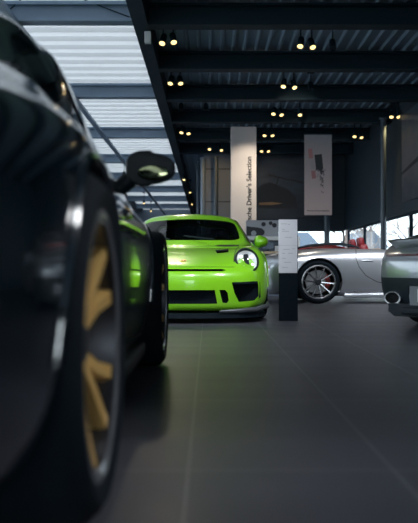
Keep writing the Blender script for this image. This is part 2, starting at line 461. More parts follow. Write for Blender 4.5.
def front_lamps(root, bvh, lit=True):
    for s in (1, -1):
        h = bvh.ray_cast(Vector((3, s*.625, .635)), Vector((-1, 0, 0)))
        n_ = Vector((.88, s*.26, .40)).normalized(); r = frame_to(n_)
        base = h[0]+n_*.014
        hb = bmesh.new(); lathe(hb, [(.108, -.05), (.128, -.04), (.132, .008), (.126, .018), (.117, .020), (.110, .010)], 48, 'Z', True)
        bmesh.ops.transform(hb, matrix=Matrix.Translation(base) @ r.to_4x4() @ Matrix.Rotation(PI/2, 4, 'Y') @ Matrix.Diagonal((1.08, .95, 1, 1)), verts=hb.verts)
        lamp = build('headlight', hb, M['plastic'], root, 40)
        rb = bmesh.new(); lathe(rb, [(0, -.055), (.04, -.05), (.085, -.025), (.110, .006)], 40, 'Z')
        bmesh.ops.transform(rb, matrix=Matrix.Translation(base) @ r.to_4x4() @ Matrix.Rotation(PI/2, 4, 'Y'), verts=rb.verts)
        build('reflector', rb, M['reflector'], lamp, 60)
        pb = bmesh.new(); box(pb, base+r @ Vector((-.01, 0, 0)), (.035, .045, .15), .012, rot=r); build('projector', pb, M['plastic'], lamp, 60)
        for dy, dz in ((.055, .045), (-.055, .045), (.055, -.045), (-.055, -.045)):
            lb = bmesh.new(); ellipsoid(lb, base+r @ Vector((-.004, dy, dz)), (.012, .016, .016), 12, 8); build('running_lamp', lb, M['led'], lamp, 60)
        gb = bmesh.new(); lathe(gb, [(0, .050), (.05, .044), (.09, .028), (.117, .010)], 40, 'Z')
        bmesh.ops.transform(gb, matrix=Matrix.Translation(base) @ r.to_4x4() @ Matrix.Rotation(PI/2, 4, 'Y') @ Matrix.Diagonal((1.06, .95, 1, 1)), verts=gb.verts)
        build('lens', gb, M['clear'], lamp, 60)
def fcut(poly, a=1.6, b=2.6):
    c = bmesh.new(); prism(c, poly, 'X', a, b); return c
def mir(poly): return [(-y, z) for y, z in poly][::-1]

# ================================================================== GREEN CAR
main_in = [(-.325, .345), (-.365, .20), (-.30, .185), (.30, .185), (.365, .20), (.325, .345)]
main_in = [(-.31, .34), (-.335, .20), (.335, .20), (.31, .34)]
small_in = [(.355, .34), (.385, .21), (.425, .205), (.445, .23), (.435, .31), (.41, .34)]
corner_in = [(.475, .415), (.50, .31), (.545, .215), (.70, .225), (.745, .27), (.74, .40), (.70, .425)]
slot_in = [(-.42, .540), (-.38, .528), (.38, .528), (.42, .540), (.38, .552), (-.38, .552)]
gcuts = [fcut(main_in), fcut(small_in), fcut(mir(small_in)), fcut(corner_in), fcut(mir(corner_in)), fcut(slot_in, 2.0, 2.6)]
for s in (1, -1):
    c = bmesh.new(); prism(c, [(1.64, s*.33), (1.42, s*.31), (1.36, s*.45), (1.58, s*.45)], 'Z', .62, .95); gcuts.append(c)
green, gbvh = car('sports_car', 'bright green sports coupe facing the camera on the dark tiles', 'car', (-.205, 9.17, 0), -PI/2-.016, (.95, .97, .925), 'coupe', M['green'], gcuts, .75)
front_lamps(green, gbvh)
add_wheels(green, 'spoke', [M['rimdark'], M['rimdark'], M['rimdark']], M['rimdark'], M['caliper_red'])
for nm, poly, xx in (('intake_grille', main_in, 2.13), ('side_intake_grille', small_in, 2.05), ('side_intake_grille', mir(small_in), 2.05), ('corner_intake_grille', corner_in, 1.90), ('corner_intake_grille', mir(corner_in), 1.90), ('bonnet_slot_mesh', slot_in, 2.06)):
    cy = sum(p[0] for p in poly)/len(poly); cz = sum(p[1] for p in poly)/len(poly)
    big = [(cy+(y-cy)*1.18, cz+(z-cz)*1.18) for y, z in poly]
    b = bmesh.new(); prism(b, big, 'X', xx-.05, xx); build(nm, b, M['mesh'], green)
for s in (1, -1):
    b = bmesh.new(); prism(b, [(1.67, s*.31), (1.38, s*.29), (1.32, s*.47), (1.62, s*.47)], 'Z', .655, .67); build('duct_mesh', b, M['mesh'], green)
    b = bmesh.new(); ribbon(b, gbvh, [(s*y, .412+.004*math.sin(y*9)) for y in [.49+.02*k for k in range(13)]], .022, ('front', 1), .006); build('indicator_strip', b, M['plastic'], green)
    b = bmesh.new(); ribbon(b, gbvh, poly_path([(1.95, s*.50), (1.60, s*.52), (1.25, s*.56), (.98, s*.62)]), .008, ('top',)); build('bonnet_seam', b, M['lining'], green)
    b = bmesh.new()                      # wiper
    tube(b, [(.98 if s > 0 else .95, .05+s*.25, .90), (.80, .05+s*.25-.35, .95)], .009, 6); build('wiper', b, M['plastic'], green, 60)
b = bmesh.new(); ribbon(b, gbvh, [(y, .570+.0*y) for y in [-.5+.04*k for k in range(26)]], .007, ('front', 1)); build('bonnet_seam', b, M['lining'], green)
# splitter and its lip
pl = [(1.55, -.80), (1.80, -.82), (1.98, -.74), (2.12, -.55), (2.21, -.30), (2.25, 0), (2.21, .30), (2.12, .55), (1.98, .74), (1.80, .82), (1.55, .80)]
b = bmesh.new(); prism(b, pl, 'Z', .055, .105); build('front_splitter', b, M['plastic'], green)
for s in (1, -1):
    b = bmesh.new(); tube(b, [(2.20, s*.36, .125), (2.14, s*.54, .13), (2.03, s*.72, .14), (1.86, s*.835, .165), (1.70, s*.85, .20)], [.012, .02, .026, .026, .012], 8); build('splitter_lip', b, M['carbon'], green, 60)
# bonnet badge
h = gbvh.ray_cast(Vector((1.98, 0, 3)), Vector((0, 0, -1)))
rb = frame_to(h[1]); b = bmesh.new()
sh = [(-.030, -.026), (.030, -.026), (.030, .010), (.018, .032), (0, .042), (-.018, .032), (-.030, .010)]
prism(b, sh, 'Z', 0, .006)
bd = build('bonnet_badge', b, M['gold'], green); nrm = h[1].normalized()
bd.matrix_local = Matrix.Translation(h[0]) @ Matrix((Vector((0, 1, 0)), (nrm.cross(Vector((0, 1, 0)))).normalized(), nrm)).transposed().to_4x4()
b = bmesh.new(); prism(b, [(-.026, 0), (-.004, 0), (-.004, .018), (-.02, .018)], 'Z', .006, .008); prism(b, [(.004, -.022), (.026, -.022), (.026, -.003), (.004, -.003)], 'Z', .006, .008); build('badge_enamel', b, M['caliper_red'], bd)
cabin(green); seats(green, M['leather_dark'])
b = bmesh.new()
tube(b, [(-.62, -.56, .30), (-.60, -.53, .95), (-.58, -.42, 1.12), (-.58, 0, 1.16), (-.58, .42, 1.12), (-.60, .53, .95), (-.62, .56, .30)], .022, 10)
tube(b, [(-.60, -.53, .93), (-.60, .53, .93)], .020, 8); tube(b, [(-.60, -.45, 1.05), (-.6, .3, .5)], .018, 8); tube(b, [(-.60, .45, 1.05), (-.6, -.3, .5)], .018, 8)
build('roll_cage', b, M['green'], green, 60)
b = bmesh.new(); box(b, (.42, 0, 1.10), (.03, .22, .055), .012); build('rear_view_mirror', b, M['plastic'], green, 60)

# ================================================================== BLACK CAR (close, on the left)
black, bbvh = car('sports_car', 'black sports car with gold wheels, out of focus close by on the left', 'car', (-1.145, 2.80, 0), PI/2, 1.0, 'coupe', M['black'], (), 1.0, .075)
add_wheels(black, 'twin', [M['gold'], M['rimsilver'], M['rimdark']], M['rimdark'], M['plastic'], yf=.92, yr=.94, spin=(.2, .35))
cabin(black); seats(black, M['leather_dark'])
for s in (1, -1):
    b = bmesh.new(); ribbon(b, bbvh, poly_path([(.72, .875), (.30, .895), (-.30, .905), (-.85, .905)]), .012, ('side', s), .004); build('window_trim', b, M['plastic'], black)
    b = bmesh.new(); ribbon(b, bbvh, [(s*y, .60) for y in [.42+.03*k for k in range(11)]], .05, ('front', -1), .006); build('tail_light', b, M['tail'], black)
front_lamps(black, bbvh)

# ================================================================== SILVER CONVERTIBLE
c = bmesh.new(); bx2(c, (-.74, -.56, .30), (.78, .56, 1.3), .12)
silver, sbvh = car('convertible', 'silver open convertible with red interior standing side on at the windows', 'car', (2.725, 11.93, 0), 0, .90, 'open', M['silver'], [c])
add_wheels(silver, 'spoke', [M['rimsilver'], M['rimsilver'], M['rimdark']], M['rimdark'], M['caliper_red'])
cabin(silver); seats(silver, M['leather_red'], .02); front_lamps(silver, sbvh)
b = bmesh.new()
for s in (1, -1):
    ellipsoid(b, (-1.10, s*.30, .895), (.46, .235, .085), 28, 14)
build('rear_deck_hump', b, M['leather_red'], silver, 60)
b = bmesh.new()
for s in (1, -1):
    tube(b, [(-1.62, s*.56, .895), (-1.35, s*.55, .955), (-1.05, s*.54, .985), (-.80, s*.53, .985), (-.62, s*.53, .955), (-.50, s*.54, .92)], [.012, .022, .026, .026, .022, .014], 8)
tube(b, [(-.80, -.53, .985), (-.80, 0, 1.00), (-.80, .53, .985)], .022, 8)
build('folded_roof_frame', b, M['plastic'], silver, 60)
b = bmesh.new()
tube(b, [(.66, -.66, .87), (.34, -.57, 1.03), (.29, -.43, 1.06), (.27, 0, 1.075), (.29, .43, 1.06), (.34, .57, 1.03), (.66, .66, .87)], .022, 8); build('windshield_frame', b, M['plastic'], silver, 60)
b = bmesh.new(); vs = [b.verts.new(p) for p in ((.72, -.62, .88), (.34, -.54, 1.04), (.28, 0, 1.065), (.34, .54, 1.04), (.72, .62, .88), (.82, 0, .90))]; b.faces.new(vs[:3]+[vs[5]]); b.faces.new([vs[5], vs[2], vs[3], vs[4]]); build('windshield', b, M['clear'], silver)
b = bmesh.new(); ribbon(b, sbvh, [(-.66+.1*k, .20) for k in range(14)], .02, ('side', -1), .004); build('sill_trim', b, M['rimsilver'], silver)
for s in (1, -1):
    b = bmesh.new(); ribbon(b, sbvh, [(s*y, .60) for y in [.40+.03*k for k in range(13)]], .06, ('front', -1), .006); build('tail_light', b, M['tail'], silver)
    b = bmesh.new(); box(b, (0, s*.575, .80), (1.20, .05, .18), .02); build('door_card', b, M['leather_red'], silver, 60)
b = bmesh.new(); bx2(b, (-2.24, -.55, .30), (-2.10, .55, .40), .02); build('rear_diffuser', b, M['plastic'], silver)

# ================================================================== GREY CAR (rear corner at right)
def rcut(poly): 
    c = bmesh.new(); prism(c, poly, 'X', -2.6, -1.9); return c
plate_in = [(-.34, .235), (.34, .235), (.35, .395), (-.35, .395)]
ex = [(.54+.085*math.cos(a), .285+.062*math.sin(a)) for a in [2*PI*k/24 for k in range(24)]]
grey, ybvh = car('sports_car', 'dark grey coupe at the right edge seen from its rear corner with exhaust', 'car', (3.53, 7.27, 0), math.radians(40), (1, 1, .95), 'coupe', M['grey'], [rcut(plate_in), rcut(ex), rcut(mir(ex))])
gb = next(o for o in grey.children if o.name.startswith('body')); gb.data.materials.append(M['plastic'])
for p in gb.data.polygons:
    if p.center.x < -1.62 and p.center.z < .455 and p.material_index == 0: p.material_index = len(gb.data.materials)-1
add_wheels(grey, 'spoke', [M['rimdark']]*3, M['rimdark'], M['caliper_red'])
cabin(grey); seats(grey, M['leather_dark']); front_lamps(grey, ybvh)
b = bmesh.new(); prism(b, [(-.34, .23), (.34, .23), (.36, .40), (-.36, .40)], 'X', -2.20, -2.16); build('plate_recess', b, M['carbon'], grey)
b = bmesh.new(); box(b, (-2.215, 0, .315), (.012, .52, .11), .004); build('number_plate', b, M['paper'], grey)
b = bmesh.new(); prism(b, [(-.56, .17), (-.50, .13), (.50, .13), (.56, .17), (.56, .24), (-.56, .24)], 'X', -2.19, -1.9); box(b, (-2.22, 0, .18), (.08, .8, .06), .02)
build('rear_diffuser', b, M['plastic'], grey)
for s in (1, -1):
    b = bmesh.new(); lathe(b, [(.062, 0), (.074, 0), (.078, .015), (.078, .20), (.062, .20)], 36, 'Z', True)
    bmesh.ops.transform(b, matrix=Matrix.Translation((-2.165, s*.54, .285)) @ Matrix.Rotation(PI/2, 4, 'Y') @ Matrix.Diagonal((.78, 1.1, 1, 1)), verts=b.verts)
    build('exhaust_pipe', b, M['chrome'], grey, 50)
    b = bmesh.new(); ellipsoid(b, (-2.06, s*.54, .285), (.01, .08, .06), 20, 8); build('exhaust_baffle', b, M['lining'], grey)
b = bmesh.new(); ribbon(b, ybvh, [(y, .655) for y in [-.69+.03*k for k in range(47)]], .022, ('front', -1), .005); build('tail_light_bar', b, mat('smoked_red', (.06, .006, .008), .2), grey)
b = bmesh.new()
prev = None
for k in range(29):
    y = -.60+.60/14*k; bowx = .22*(y/.72)**2
    pts = [(-1.92+bowx, y, .79), (-2.10+bowx, y, .775), (-2.27+bowx, y, .795), (-2.30+bowx, y, .785), (-2.14+bowx, y, .70), (-1.95+bowx, y, .73)]
    cur = [b.verts.new(p) for p in pts]
    if prev:
        for q in range(6): b.faces.new((prev[q], prev[(q+1) % 6], cur[(q+1) % 6], cur[q]))
    else: b.faces.new(cur)
    prev = cur
b.faces.new(prev[::-1]); bmesh.ops.recalc_face_normals(b, faces=b.faces)
build('rear_spoiler', b, M['grey'], grey, 40)
b = bmesh.new(); box(b, (-1.72, 0, .915), (.03, 1.05, .035), .012); build('brake_light', b, M['tail'], grey, 60)

# ================================================================== ROOM
HB = EYE+3.67                 # underside of the steel beams
DK = HB+.34                   # underside of the deck
X0, X1, XL = -1.02, -2.84, -6.5
YB, YE, YF = 25.5, 52.0, -9.0
XR, XW = 4.6, 8.5
# floor
m, nt, bs = nodes('floor_tiles')
tc = nt.nodes.new('ShaderNodeTexCoord'); mp = nt.nodes.new('ShaderNodeMapping'); mp.inputs['Location'].default_value = (.05, .15, 0)
bk = nt.nodes.new('ShaderNodeTexBrick'); bk.offset = 0; bk.inputs['Scale'].default_value = 1
bk.inputs['Brick Width'].default_value = .52; bk.inputs['Row Height'].default_value = 1.04; bk.inputs['Mortar Size'].default_value = .004; bk.inputs['Mortar Smooth'].default_value = .2
bk.inputs['Color1'].default_value = (.102, .104, .128, 1); bk.inputs['Color2'].default_value = (.120, .121, .145, 1); bk.inputs['Mortar'].default_value = (.24, .24, .26, 1)
nz = nt.nodes.new('ShaderNodeTexNoise'); nz.inputs['Scale'].default_value = 1.6; nz.inputs['Detail'].default_value = 6
mp2 = nt.nodes.new('ShaderNodeMapping'); mp2.inputs['Scale'].default_value = (.35, 2.2, 1)
mx = nt.nodes.new('ShaderNodeMixRGB'); mx.blend_type = 'MULTIPLY'; mx.inputs[0].default_value = .55
nt.links.new(tc.outputs['Object'], mp.inputs['Vector']); nt.links.new(mp.outputs[0], bk.inputs['Vector'])
nt.links.new(tc.outputs['Object'], mp2.inputs['Vector']); nt.links.new(mp2.outputs[0], nz.inputs['Vector'])
nt.links.new(bk.outputs['Color'], mx.inputs[1]); nt.links.new(nz.outputs['Fac'], mx.inputs[2]); nt.links.new(mx.outputs[0], bs.inputs['Base Color'])
rr = nt.nodes.new('ShaderNodeMapRange'); rr.inputs[3].default_value = .28; rr.inputs[4].default_value = .48
nt.links.new(nz.outputs['Fac'], rr.inputs[0]); nt.links.new(rr.outputs[0], bs.inputs['Roughness'])
bs.inputs['Specular IOR Level'].default_value = .4
struct(boxo('floor', ((XL+XW)/2, (YE+YF)/2, -.05), (XW-XL+.4, YE-YF+.4, .1), m))

def corrugated(x0, x1, y0, y1, z, pitch, depth, along, prf=((0, 0), (.45, 0), (.55, 1), (.95, 1))):
    b = bmesh.new(); prof = []; t = x0 if along == 'Y' else y0; end = x1 if along == 'Y' else y1
    while t < end-1e-6:
        for f, dz in prf:
            u = t+f*pitch
            if u < end: prof.append((u, z+dz*depth))
        t += pitch
    prof.append((end, z)); prev = None
    for u, zz in prof:
        cur = (b.verts.new((u, y0, zz)), b.verts.new((u, y1, zz))) if along == 'Y' else (b.verts.new((x0, u, zz)), b.verts.new((x1, u, zz)))
        if prev: b.faces.new((prev[0], prev[1], cur[1], cur[0]))
        prev = cur
    return b
# dark deck
struct(build('ceiling', corrugated(X0, XW, YF, YB+.3, DK, .21, .045, 'Y', ((0, 0), (.14, 0), (.26, 1), (.88, 1))), M['deck']))
struct(boxo('ceiling_slab', ((X0+XW)/2, (YB+YF)/2, DK+.14), (XW-X0, YB-YF+.6, .12), M['navy']))
struct(build('ceiling_hall', corrugated(X0, -.1, YB+.3, YE, DK, .21, .045, 'Y', ((0, 0), (.14, 0), (.26, 1), (.88, 1))), M['deck']))
struct(boxo('ceiling_hall_slab', (-.5, (YB+YE)/2, DK+.14), (1.1, YE-YB, .12), M['navy']))
struct(build('ceiling_left', corrugated(XL, X1-1.6, YF, YE, DK, .21, .05, 'Y'), M['lightdeck']))
struct(boxo('ceiling_left_slab', ((XL+X1-1.6)/2, (YF+YE)/2, DK+.14), (X1-1.6-XL, YE-YF, .12), M['navy']))
# skylight of corrugated translucent sheet
m, nt, bs = nodes('translucent_sheet'); nt.nodes.remove(bs); out = nt.nodes['Material Output']
tr = nt.nodes.new('ShaderNodeBsdfTranslucent'); tr.inputs[0].default_value = (.39, .405, .42, 1)
df = nt.nodes.new('ShaderNodeBsdfDiffuse'); df.inputs[0].default_value = (.8, .82, .85, 1)
mxs = nt.nodes.new('ShaderNodeMixShader'); mxs.inputs[0].default_value = .18
nt.links.new(tr.outputs[0], mxs.inputs[1]); nt.links.new(df.outputs[0], mxs.inputs[2]); nt.links.new(mxs.outputs[0], out.inputs[0])
struct(build('window_1', corrugated(X1-1.6, X0, YF, YE, DK+.05, .50, .19, 'X'), m)); 
bpy.data.objects['window_1'].location.z = 0
# purlins in the skylight: bars under the sheet, dark against it
def ibeam(bm, x0, x1, y, z, h=.34, w=.22, t=.035):
    bx2(bm, (x0, y-w/2, z), (x1, y+w/2, z+t)); bx2(bm, (x0, y-w/2, z+h-t), (x1, y+w/2, z+h)); bx2(bm, (x0, y-t/2, z+t), (x1, y+t/2, z+h-t))
k = 0; SP = 2.53
for i in range(-3, 19):
    y = 11.5+SP*i
    if y < YB-.6:
        b = bmesh.new(); ibeam(b, X0+.12, XW if y < 15 else XR, y, HB, .33, .26); struct(build('ceiling_beam', b, M['navy']))
    if i % 2 == 0 and y < YE-.3:
        b = bmesh.new(); ibeam(b, X1-1.6, X0-.10, y, HB+.06, .30, .24, .05); struct(build('skylight_beam', b, M['steel']))
b = bmesh.new(); bx2(b, (X0-.10, YF, HB-.02), (X0+.12, YE, HB+.46)); struct(build('ceiling_beam_edge', b, M['navy']))
b = bmesh.new(); bx2(b, (X1-.12, YF, HB), (X1, YE, HB+.06)); struct(build('skylight_beam_edge', b, M['steel']))

# back wall: high dark fascia over low windows
FB = EYE+1.31
def wall(name, lo, hi, m): b = bmesh.new(); bx2(b, lo, hi); return struct(build(name, b, m))
wall('wall_back', (.75, YB, FB), (XR+.2, YB+.25, DK+.1), M['darkwall'])
wall('wall_back_low', (.75, YB, 0), (2.30, YB+.25, FB), M['darkwall'])
wall('wall_back_sill', (2.30, YB, 0), (XR+.2, YB+.25, .35), M['navy'])
b = bmesh.new()                                        # light grey panelled part left of the white column, with joints
bx2(b, (-.13, YB-.02, 0), (.76, YB+.25, DK+.1))
for zz in (1.65, 2.75, 3.85): bx2(b, (-.13, YB-.032, zz), (.76, YB-.02, zz+.03), mi=1)
struct(build('wall_back_panels', b, [M['greywall'], M['navy']]))
wall('wall_hall', (-.13, YB+.25, 0), (.1, YE, DK+.1), M['greywall'])
wall('wall_end', (XL-.2, YE, 0), (.1, YE+.25, DK+.3), M['greywall'])
wall('wall_left', (XL-.2, YF, 3.5), (XL, YE, DK+.3), M['darkwall'])
wall('wall_left_sill', (XL-.2, YF, 0), (XL, YE, .3), M['navy'])
wall('wall_left_rear', (XL-.2, 30, .3), (XL, YE, 3.5), M['greywall'])
wall('wall_right', (XR, 15.0, FB), (XR+.25, YB+.25, DK+.1), M['darkwall'])
wall('wall_right_sill', (XR, 15.0, 0), (XR+.25, YB+.25, .35), M['navy'])
wall('wall_return', (XR, 14.75, 0), (XW+.2, 15.0, DK+.1), M['darkwall'])
wall('wall_side', (XW, YF, 0), (XW+.2, 14.75, DK+.1), M['darkwall'])
# glazed front wall behind the photographer
wall('wall_front', (XL, YF-.25, 3.6), (XW, YF, DK+.3), M['darkwall'])
wall('wall_front_sill', (XL, YF-.25, 0), (XW, YF, .25), M['navy'])
for k in range(7):
    x = XL+(2.6-XL)*k/6; wall('window_mullion', (x-.06, YF-.2, .25), (x+.06, YF, 3.6), M['navy'])
wn = 2
def window(lo, hi, axis, nm):
    "frame bars with one pane"
    global wn
    lo = Vector(lo); hi = Vector(hi); b = bmesh.new(); t = .05
    L = hi-lo; u = 'xy'.index(axis)
    def seg(a0, a1, z0, z1):
        p = lo.copy(); q = hi.copy(); p[u] = lo[u]+a0; q[u] = lo[u]+a1; p.z = z0; q.z = z1; bx2(b, p, q)
    seg(0, L[u], lo.z, lo.z+t); seg(0, L[u], hi.z-t, hi.z); nb = max(1, round(L[u]/2.6))
    for k in range(nb+1):
        a = (L[u]-t)*k/nb; seg(a, a+t, lo.z, hi.z)
    o = struct(build('window_%d' % wn, b, M['navy'])); wn += 1
    g = bmesh.new(); c = (lo+hi)/2; s = hi-lo; s[1-u] = .012; box(g, c, s); build('glass_pane', g, M['pane'], o)
window((2.30, YB+.08, .35), (XR, YB+.16, FB), 'x', 'w'); window((XR+.08, 15.0, .35), (XR+.16, YB, FB), 'y', 'w')
window((XL-.14, YF, .3), (XL-.06, 30, 3.5), 'y', 'w')  # unseen left glazing, added for more daylight on floor, cars and deck
window((XL, YF-.16, .25), (2.6, YF-.08, 3.6), 'x', 'w')
wall('wall_front_side', (2.6, YF-.25, .25), (XW, YF, 3.6), M['darkwall'])  # unseen blank wall, added to dim a reflected streak on the black car

# columns
def column(name, px, py_top, Y, r, label, m=M['column'], top=HB, flange=True):
    x = (px-CX)*Y/F; t = thing(name, label, 'column', (x, Y, 0))
    b = bmesh.new(); lathe(b, [(0, 0), (r, 0), (r, top-.02), (0, top-.02)], 32, 'Z'); build('shaft', b, m, t, 50)
    b = bmesh.new(); box(b, (0, 0, .015), (r*3, r*3, .03), .004); build('base_plate', b, m, t)
    b = bmesh.new(); box(b, (0, 0, top-.035), (r*2.6, r*2.6, .03), .004); build('cap_plate', b, m, t)
    return t
column('steel_column', 383.5, 110, 18.3, .067, 'slim dark steel column in front of the right wall with warm light at its top')
column('steel_column', 327, 215, 24.9, .095, 'dark round column at the far windows behind the silver convertible', top=HB)
column('steel_column', 216, 150, 24.6, .075, 'slim column on grey panel wall left of white lettered pillar, lamplit at top', M['column'])
column('steel_column', 203, 143, 24.9, .085, 'pale blue-grey column at the end of the grey panel wall beside the skylight hall', M['steel'])
column('steel_column', 198, 143, 25.9, .05, 'thin column standing left of the pale blue-grey column', M['column'])

# white pillar with lettering
Yp = 19.3
p0 = at(231, 0, Yp); p1 = at(256.5, 0, Yp)
pillar = thing('advertising_pillar', 'tall white pillar with black vertical lettering behind the green coupe', 'pillar', ((p0.x+p1.x)/2, Yp, 0))
w = p1.x-p0.x
b = bmesh.new(); bx2(b, (-w/2, 0, 0), (w/2, .30, HB-.05), .01); build('panel', b, M['bannerwhite'], pillar)
def text(name, body, size, m, parent, loc, rot, ext=.004, align='LEFT'):
    cu = bpy.data.curves.new(name, 'FONT'); cu.body = body; cu.size = size; cu.extrude = ext; cu.align_x = align; cu.offset = size*.022
    o = bpy.data.objects.new(name, cu); COL.objects.link(o); me = evaluated(o); bpy.data.objects.remove(o)
    me.materials.clear(); me.materials.append(m)
    o = link(name, me, parent); o.location = loc; o.rotation_euler = rot; return o
lt = text('lettering', "Porsche Driver's Selection", 1, M['inkdark'], pillar, (0, 0, 0), (PI/2, -PI/2, 0))
L = max(v.co.x for v in lt.data.vertices)
tz = at(248, 156.5, Yp); Ltot = 1.86
lt.scale = (Ltot/L*1.0, Ltot/L*1.0, 1); lt.location = (tz.x+.085-(p0.x+p1.x)/2, -.004, tz.z-Ltot)

# hanging banner with product picture
Yh = 20.0; a0 = at(304.5, 134, Yh); a1 = at(332, 215, Yh); bw, bh = a1.x-a0.x, a0.z-a1.z
m, nt, bs = nodes('banner_print'); tc = nt.nodes.new('ShaderNodeTexCoord')
cr = nt.nodes.new('ShaderNodeValToRGB'); sp = nt.nodes.new('ShaderNodeSeparateXYZ')
nt.links.new(tc.outputs['Generated'], sp.inputs[0]); nt.links.new(sp.outputs['Z'], cr.inputs[0])
cr.color_ramp.elements[0].color = (.50, .42, .44, 1); cr.color_ramp.elements[1].color = (.17, .20, .26, 1)
nt.links.new(cr.outputs[0], bs.inputs['Base Color']); bs.inputs['Roughness'].default_value = .7
ban = thing('hanging_banner', 'tall pale banner with dark splash picture hanging left of the right columns', 'banner', ((a0.x+a1.x)/2, Yh, a1.z))
b = bmesh.new(); bx2(b, (-bw/2, -.008, 0), (bw/2, .008, bh)); build('cloth', b, m, ban)
b = bmesh.new(); tube(b, [(-bw/2, 0, bh), (bw/2, 0, bh)], .018, 8); tube(b, [(-bw*.4, 0, bh), (-bw*.4, 0, DK-a1.z)], .006, 6); tube(b, [(bw*.4, 0, bh), (bw*.4, 0, DK-a1.z)], .006, 6); build('hanging_rail', b, M['navy'], ban)
def fleck(b, cx, cz, w_, h_, rz, y=-.0105):
    r = Matrix.Rotation(rz, 3, 'Y'); vs = [b.verts.new(Vector((cx, y, cz))+r @ Vector((sx*w_/2, 0, sz*h_/2))) for sx, sz in ((-1, -1), (1, -1), (1, 1), (-1, 1))]; b.faces.new(vs)
DP = mat('print_dark', (.012, .02, .032), .7); RP = mat('print_red', (.28, .14, .17), .7)
b = bmesh.new(); fleck(b, .02, bh*.655, bw*.27, bh*.19, -.10); build('dark_print', b, DP, ban)
b = bmesh.new()
for k in range(90):
    f = random.random(); fleck(b, .05+random.gauss(0, .05)*(1-.5*f)+.06*f, bh*(.56-.30*f*random.random()), random.uniform(.008, .024), random.uniform(.012, .045), random.uniform(-1, 1), -.0105-.00003*k)
build('splash_print', b, DP, ban)['kind'] = 'stuff'
for u, v, hh in ((-.20, .76, .12), (-.12, .50, .10)):
    b = bmesh.new(); fleck(b, u, bh*v, bw*.15, bh*hh, -.12); build('red_print', b, RP, ban)
b = bmesh.new(); fleck(b, -.15, bh*.63, bw*.13, bh*.13, -.12, -.0103); build('grey_print', b, mat('print_grey', (.25, .26, .31), .7), ban)
ct = text('caption', "Porsche Driver's Selection", 1, M['inkdark'], ban, (0, -.012, bh*.045), (PI/2, 0, 0), .001, 'CENTER')
L = ct.dimensions.x; L = max(v.co.x for v in ct.data.vertices)-min(v.co.x for v in ct.data.vertices); ct.scale = (bw*.8/L, bw*.8/L, 1)

# big dusk picture on the back wall
def dusk(name, c0, c1, c2, sc):
    m, nt, bs = nodes(name); tc = nt.nodes.new('ShaderNodeTexCoord'); sp = nt.nodes.new('ShaderNodeSeparateXYZ'); cr = nt.nodes.new('ShaderNodeValToRGB')
    n = nt.nodes.new('ShaderNodeTexNoise'); n.inputs['Scale'].default_value = 3; n.inputs['Detail'].default_value = 6
    mp = nt.nodes.new('ShaderNodeMapping'); mp.inputs['Scale'].default_value = sc
    ad = nt.nodes.new('ShaderNodeMath'); ad.operation = 'MULTIPLY_ADD'; ad.inputs[1].default_value = .7
    nt.links.new(tc.outputs['Generated'], sp.inputs[0]); nt.links.new(tc.outputs['Generated'], mp.inputs[0]); nt.links.new(mp.outputs[0], n.inputs['Vector'])
    sb = nt.nodes.new('ShaderNodeMath'); sb.operation = 'SUBTRACT'; sb.inputs[1].default_value = .35
    nt.links.new(sp.outputs['Z'], sb.inputs[0])
    nt.links.new(n.outputs['Fac'], ad.inputs[0]); nt.links.new(sb.outputs[0], ad.inputs[2]); nt.links.new(ad.outputs[0], cr.inputs[0])
    e = cr.color_ramp.elements; e[0].color = (*c0, 1); e[1].color = (*c2, 1); k = cr.color_ramp.elements.new(.5); k.color = (*c1, 1)
    nt.links.new(cr.outputs[0], bs.inputs['Base Color']); bs.inputs['Roughness'].default_value = .4; return m
q0 = at(257.5, 146, YB); q1 = at(331, 219, YB)
scr = thing('wall_picture', 'wide dark blue picture of a car rear wing on the back wall', 'picture', ((q0.x+q1.x)/2, YB-.05, q1.z))
sw, sh = q1.x-q0.x, q0.z-q1.z
b = bmesh.new(); bx2(b, (-sw/2, -.02, 0), (sw/2, .045, sh)); build('board', b, dusk('dusk_print', (.008, .018, .034), (.022, .042, .07), (.006, .013, .026), (1.2, 1, 5)), scr)
b = bmesh.new()
sil = [(-.5, .14), (-.5, .42), (-.42, .48), (-.33, .50), (-.22, .46), (-.08, .40), (.02, .30), (.05, .14)]
prism(b, [(u*sw, v*sh) for u, v in sil], 'Y', -.026, -.021)
prism(b, [(u*sw, v*sh) for u, v in [(-.36, .59), (-.36, .62), (-.10, .55), (.06, .525), (.12, .50), (.11, .48), (.0, .51)]], 'Y', -.026, -.021)
prism(b, [(u*sw, v*sh) for u, v in [(-.26, .46), (-.24, .46), (-.20, .58), (-.22, .58)]], 'Y', -.026, -.021)
build('car_silhouette', b, M['inkdark'], scr)
b = bmesh.new(); prism(b, [(u*sw, v*sh) for u, v in [(-.48, .22), (-.30, .23), (-.16, .21), (-.30, .19), (-.48, .19)]], 'Y', -.030, -.0265); build('lamp_print', b, mat('print_amber', (.30, .17, .08), .6), scr)
# dusk mural on the right wall
mu = build('wall_mural', bx2(bmesh.new(), (XR-.03, 15.05, FB+.25), (XR-.002, 17.9, EYE+3.62)), dusk('mural_print', (.03, .04, .06), (.14, .12, .13), (.03, .055, .085), (1, 2.5, 3)))
tag(mu, 'large dusky sky mural on the right wall beside the slim column', 'mural')
b = bmesh.new(); prism(b, [(15.05, 3.0), (17.9, 2.72), (17.9, 2.78), (15.05, 3.16)], 'X', XR-.036, XR-.031); build('dark_band', b, M['inkdark'], mu)

